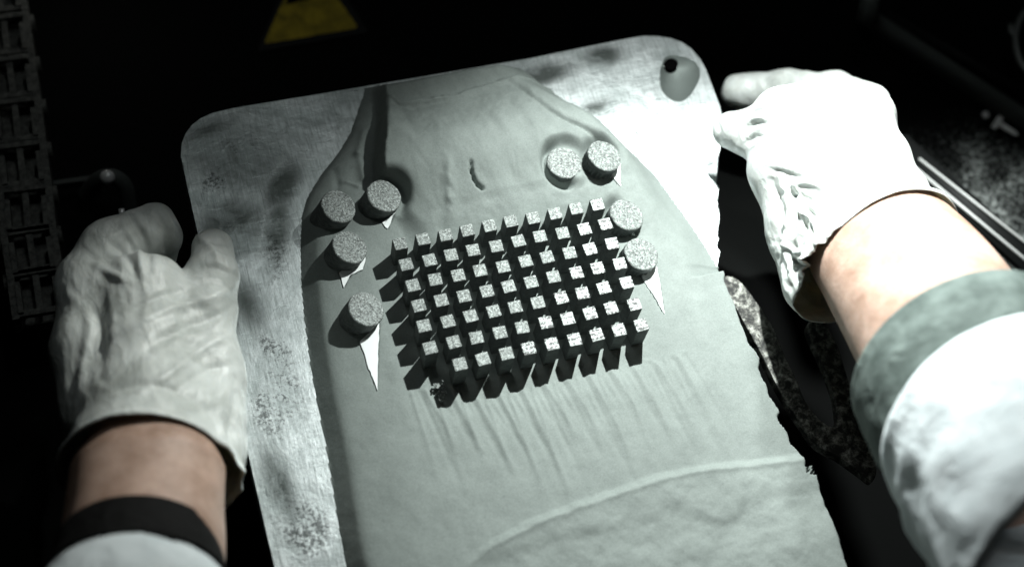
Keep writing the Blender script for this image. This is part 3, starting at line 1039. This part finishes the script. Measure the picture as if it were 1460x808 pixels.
# ---- right hand
RH = []
RH += chain_caps([(1118, 172, 72.5, 1.55), (1170, 172, 72.2, 1.70), (1225, 172, 72.2, 1.65)])
RH += chain_caps([(1125, 235, 71.8, 1.8), (1180, 240, 71.0, 2.3), (1235, 235, 71.3, 2.0)])
RH += chain_caps([(1160, 310, 70.3, 1.7), (1215, 300, 69.7, 2.3), (1262, 290, 70.2, 2.0)])
RH += chain_caps([(1118, 250, 72.2, 1.4), (1148, 330, 70.6, 1.5), (1165, 400, 69.2, 1.5)])
RH += chain_caps([(1185, 340, 69.6, 2.0), (1235, 400, 67.5, 2.4), (1290, 470, 65, 2.6)])
RH += chain_caps([(1240, 310, 69.4, 2.4), (1290, 370, 67, 2.7), (1340, 430, 65, 2.8)])
RH += chain_caps([(1110, 205, 72.6, 1.25), (1072, 190, 73.4, 0.95), (1043, 186, 74.2, 0.86)])
cutR = W(1262, 372, 68.0)
axR = W(1400, 560, 61.0) - W(1250, 350, 68.0)
axR = axR / np.linalg.norm(axR)


RFOLD = [([(1100, 258), (1112, 300), (1104, 345)], 5, -0.22), ([(1112, 250), (1126, 296), (1122, 352), (1132, 400)], 4.5, 0.24), ([(1126, 262), (1136, 300), (1150, 330)], 4, -0.26),
         ([(1118, 268), (1150, 262), (1190, 270)], 4, 0.20), ([(1108, 276), (1140, 278), (1172, 292)], 3.5, -0.18), ([(1136, 268), (1142, 300), (1140, 332)], 3.5, 0.22),
         ([(1140, 300), (1162, 318), (1166, 350)], 3.5, 0.20), ([(1150, 296), (1172, 322), (1180, 360)], 3.5, -0.22), ([(1122, 350), (1140, 362), (1164, 360)], 3.5, 0.26),
         ([(1126, 366), (1145, 378), (1176, 378)], 3.5, -0.28), ([(1128, 384), (1150, 372), (1172, 388)], 3.2, 0.24), ([(1136, 398), (1158, 394), (1176, 404)], 3.5, -0.24),
         ([(1150, 340), (1158, 370), (1156, 402)], 3.2, 0.22), ([(1180, 290), (1172, 340), (1178, 400)], 4, 0.16), ([(1164, 400), (1170, 430), (1178, 470)], 5, 0.18),
         ([(1112, 372), (1130, 420), (1160, 450)], 5, 0.12), ([(1124, 360), (1146, 412), (1168, 446)], 4, -0.14), ([(1090, 240), (1120, 248), (1150, 256)], 4, -0.10),
         ([(1066, 196), (1082, 184), (1104, 184)], 2.6, 0.10), ([(1063, 204), (1080, 194), (1100, 196)], 2.6, -0.12), ([(1066, 166), (1080, 158), (1098, 160)], 2.6, -0.10),
         ([(1062, 176), (1080, 168), (1102, 170)], 2.6, 0.10), ([(1061, 184), (1080, 176), (1102, 178)], 2.6, -0.12), ([(1068, 212), (1084, 204), (1100, 208)], 2.6, 0.10),
         ([(1018, 165), (1026, 188), (1022, 208)], 3.5, -0.05), ([(1044, 162), (1050, 188), (1046, 214)], 3.5, -0.07), ([(1205, 300), (1190, 350), (1186, 400)], 5, 0.12)]


def foldR(V, N):
    sx, sy = screen(V)
    crump = np.exp(-(((sx - 1150) / 42) ** 2 + ((sy - 350) / 70) ** 2))
    r2 = ridged(V, (1.5, 0.9, 1.2), 4)
    r3 = ridged(V, (0.5, 0.4, 0.5), 14)
    r4 = ridged(V, (2.6, 1.6, 2.2), 24)
    d = 0.05 * (r3 - 0.6) + crump * (0.16 * (r2 - 0.6) + 0.16 * (r4 - 0.6)) + 0.008 * (r2 - .5)
    d += creases(V, N, RFOLD)
    kn = 0 * np.exp(-(((sx - 1072) / 16) ** 2 + ((sy - 190) / 34) ** 2))
    d += kn * 0.10 * np.sin((sy - 0.55 * (sx - 1072)) / 2.1)
    dc = (V - cutR) @ axR
    d += 0.12 * np.exp(-((dc + 0.15) / 0.2) ** 2) + 0.12 * ss(-1.5, 0, dc)
    return d


o = link('glove', glove_mesh('glove', RH, 0.65, 0.08, [(cutR, axR)], foldR), GLOVE, person)
tag(o, 'white latex glove on the right hand, brightly lit and crumpled at the wrist')
so = o.modifiers.new('thickness', 'SOLIDIFY'); so.thickness = 0.04; so.offset = -1
RF = chain_caps([(1240, 150, 75.5, 1.0), (1190, 130, 78.2, 0.9), (1120, 126, 79.8, 0.88), (1052, 130, 80.6, 0.84)])
V, Q = body(RF, 0.4, 0.12)
V = relax(V, Q, 2)
N = vert_normals(V, Q)
V += N * (0.05 * (ridged(V, (1.6, .8, 1.2), 2) - .5))[:, None]
tag(link('glove_finger', mesh('glove_finger', V, [tuple(map(int, f)) for f in Q]), GLOVE, person), 'gloved index finger of the right hand reaching under the plate corner')

wr = smooth_path([W(1246, 335, 68.9), W(1280, 380, 67.0), W(1336, 460, 64.2), W(1400, 560, 61), W(1470, 650, 58)], 8)
arm = tube('forearm', wr, [2.85 + 0.6 * min(1, i / (len(wr) * .6)) for i in range(len(wr))], 56, True,
           fold=lambda t, a, p: 1 + 0.05 * math.sin(2 * a + .4) + 0.035 * noise.noise((math.cos(a) * 1.5 + 4, math.sin(a) * 1.5, t * 4)))
tag(link('forearm', arm, SKIN, person), 'bare right wrist, brightly lit')
axp = [W(1385, 535, 61.2), W(1440, 610, 58.6), W(1505, 700, 55.8), W(1590, 810, 52.5)]
sl = sleeve('sleeve', [W(1430, 600, 59.2), W(1500, 690, 56.2), W(1600, 820, 52.2)], [4.65, 4.9, 5.2], 0.05, WHITECLOTH, 'white coat sleeve of the right arm', person, 5.0, 128)
sleeve('cuff', [W(1372, 520, 61.9), W(1400, 560, 60.6), W(1442, 615, 58.9)], [4.45, 4.6, 4.7], 0.010, GREYCLOTH, 'grey green knitted cuff of the right sleeve', sl, 6.0, 128, 0.3)

# ------------------------------------------------------------------ chamber objects
# added V-shaped piece for strips of light leaking onto the shaded plate
bz = -1.9
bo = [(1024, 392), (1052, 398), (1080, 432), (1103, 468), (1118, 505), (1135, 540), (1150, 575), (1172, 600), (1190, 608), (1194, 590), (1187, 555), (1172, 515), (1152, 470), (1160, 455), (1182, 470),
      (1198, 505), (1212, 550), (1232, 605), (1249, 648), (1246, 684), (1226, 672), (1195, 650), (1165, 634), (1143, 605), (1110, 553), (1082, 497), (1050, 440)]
br = link('light_leak_strip', slab('light_leak_strip', [U(x, y, bz)[:2] for x, y in smooth_path(bo + [bo[0]], 4)[:-1]], bz - 0.6, bz), MOTTLE, smooth=False)
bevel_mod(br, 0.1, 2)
tag(br, 'mottled V-shaped strip of leaked light below the right edge of the plate', 'bracket')

# drag chain at the left edge
ch = empty('cable_chain', U(30, 230, -6), 'dark plastic cable chain running down the left edge', 'cable chain')
path = [(-4, -30), (6, 30), (14, 90), (22, 150), (29, 212), (37, 275), (43, 338), (52, 395), (60, 450)]
link_me = None
for i, (a, b_) in enumerate(zip(path[:-1], path[1:])):
    A, B = Vector(U(a[0], a[1], -6)), Vector(U(b_[0], b_[1], -6))
    d = (B - A); L = d.length; ang = math.atan2(d.y, d.x)
    if link_me is None:
        bm = bmesh.new()
        for s in (-1, 1):
            box_bm(bm, (0, s * 0.95, 0), (L * 0.98, 0.28, 1.3))
            box_bm(bm, (L * .1, s * 0.72, 0.35), (L * 0.6, 0.2, 0.8))
            bmesh.ops.create_cone(bm, cap_ends=True, segments=16, radius1=.42, radius2=.42, depth=.3, matrix=Matrix.Translation((-L * .35, s * 1.1, 0)) @ Matrix.Rotation(math.pi / 2, 4, 'X'))
        for xo in (-0.42, 0.40):
            box_bm(bm, (L * xo, 0, 0.5), (0.28, 1.9, 0.28))
        box_bm(bm, (0, 0, 0.42), (L * 0.7, 0.26, 0.22))
        box_bm(bm, (0, 0, -0.5), (L * 0.9, 1.9, 0.2))
        link_me = from_bm('chain_link', bm)
    o = link('chain_link', link_me, CHAIN, ch, smooth=False)
    o.location = (A + B) / 2
    o.rotation_euler = (0, 0, ang)
    o.scale = (1, 1.15, 1)

# warning triangle
sz = FZ + 0.05
sg = empty('warning_sign', U(440, 20, sz), 'yellow warning triangle on black behind the plate, cut by the top of the frame', 'sign')


def round_tri(ps, z, k=0.06):
    ps = [U(x, y, z)[:2] for x, y in ps]
    out = []
    for i in range(3):
        p, a, b_ = ps[i], ps[i - 1], ps[(i + 1) % 3]
        for t in np.linspace(0, 1, 6):
            q0 = p + (a - p) * k; q1 = p + (b_ - p) * k
            out.append((1 - t) ** 2 * q0 + 2 * t * (1 - t) * p + t * t * q1)
    return out


link('sign_panel', slab('sign_panel', round_tri([(366, 76), (526, 48), (434, -90)], sz, .05), sz - 0.05, sz + 0.1), DARK, sg, smooth=False)
link('sign_face', slab('sign_face', round_tri([(376, 65), (511, 42), (434, -68)], sz, .04), sz + 0.1, sz + 0.12), YELLOW, sg, smooth=False)
link('sign_symbol', slab('sign_symbol', [U(x, y, sz)[:2] for x, y in [(410, 9), (424, 5), (438, 3), (452, -6), (446, -30), (432, -44), (420, -28), (408, -8)]], sz + .12, sz + 0.14), BLACK, sg, smooth=False)

# pipe fitting with a glint, left
pf = empty('hose_fitting', U(150, 250, -8), 'small dark hose fitting with a bright glint, left of the plate', 'fitting')
link('elbow', tube('elbow', smooth_path([U(120, 282, -8.4), U(138, 258, -7), U(160, 252, -6.4), U(178, 266, -6.8), U(184, 300, -8)], 6), 0.40, 14), DIM, pf)
bm = bmesh.new(); bmesh.ops.create_uvsphere(bm, u_segments=24, v_segments=14, radius=0.36, matrix=Matrix.Translation(Vector(U(153, 253, -5.9))))
link('knob', from_bm('knob', bm), CHROME, pf)
tag(link('locating_rod', tube('rod', [U(178, 330, -4.9), U(173, 298, -4.1)], 0.13, 12), CHROME), 'short bright metal rod just above the left glove', 'rod')
bx_ = bmesh.new(); box_bm(bx_, U(98, 262, -8.0), (3.2, .25, .6), Matrix.Rotation(-.05, 3, 'Z'))
tag(link('guide_bar', from_bm('guide_bar', bx_), DIM, smooth=False), 'faint dark bar beside the cable chain', 'bar')


# rails, ridge, bolt, ring, post on the right
def bar(name, p, q_, w, h, mat, label, cat, parent=None):
    p, q_ = Vector(p), Vector(q_)
    d = q_ - p
    bm = bmesh.new()
    rot = Matrix.Rotation(math.atan2(d.y, d.x), 3, 'Z')
    box_bm(bm, (p + q_) / 2, (d.length, w, h), rot)
    bmesh.ops.bevel(bm, geom=bm.edges[:], offset=min(w, h) * .25, segments=2, affect='EDGES')
    o = link(name, from_bm(name, bm), mat, parent)
    if cat: tag(o, label, cat)
    return o


rz = -5.0
rail = empty('edge_rail', U(1390, 300, rz), 'black guide rail with two thin shiny edges behind the right wrist', 'rail')
bar('rail_bed', U(1275, 200, rz - .3), U(1530, 432, rz - .3), 1.3, 0.8, DARK, None, None, rail)
bar('rail_edge', U(1296, 232, rz + .15), U(1500, 402, rz + .15), 0.13, 0.16, EDGE, None, None, rail)
bar('rail_edge', U(1310, 226, rz + .15), U(1510, 384, rz + .15), 0.10, 0.16, EDGE, None, None, rail)
bar('floor_ridge', U(1225, 18, -7.6), U(1500, 196, -7.6), 0.28, 1.4, DIM, 'blurred dark ridge across the floor, upper right', 'ridge')
bar('floor_ridge', U(1262, 24, -7.9), U(1500, 160, -7.9), 0.35, 1.0, DARK, 'black strip behind the blurred ridge, upper right', 'ridge')
bt = empty('bolt', U(1430, 180, -8), 'small shiny bolt lying on the dusty black floor', 'bolt')
a, b_ = Vector(U(1424, 176, -8.4)), Vector(U(1452, 193, -8.4))
link('bolt_shaft', tube('bolt_shaft', [a, a.lerp(b_, .8), b_], [.17, .14, .07], 12), CHROME, bt)
d = (b_ - a).normalized()
link('bolt_head', tube('bolt_head', [a - d * .25, a + d * .05], [.42, .42], 6), CHROME, bt, smooth=False)
bm = bmesh.new(); bmesh.ops.create_icosphere(bm, subdivisions=2, radius=.22, matrix=Matrix.Translation(a - d * .55 + Vector((-.15, .25, 0))))
link('bolt_nut', from_bm('nut', bm), CHROME, bt)
rc = empty('ring_clamp', U(1480, 58, -7.5), 'thin grey metal ring with a small lug at the right edge', 'ring')
rp_ = [U(1482 + 34 * math.cos(t), 58 + 50 * math.sin(t), -7.3) for t in np.linspace(0, 2 * math.pi, 40)]
RING = M('ring_steel', (0.22, 0.24, 0.23), 0.4, 0.4).m
link('ring', tube('ring', rp_, 0.17, 10, False), RING, rc)
link('lug', tube('lug', smooth_path([U(1449, 52, -7.2), U(1442, 46, -7.2), U(1441, 36, -7.2)], 4), 0.13, 10), RING, rc)
tag(link('short_post', tube('short_post', [U(1237, 26, -8.9), U(1237, 24, -7), U(1241, -6, -5.5)], [.55, .5, .5], 16), DIM), 'blurred pale post at the top right, at the end of the ridge', 'post')
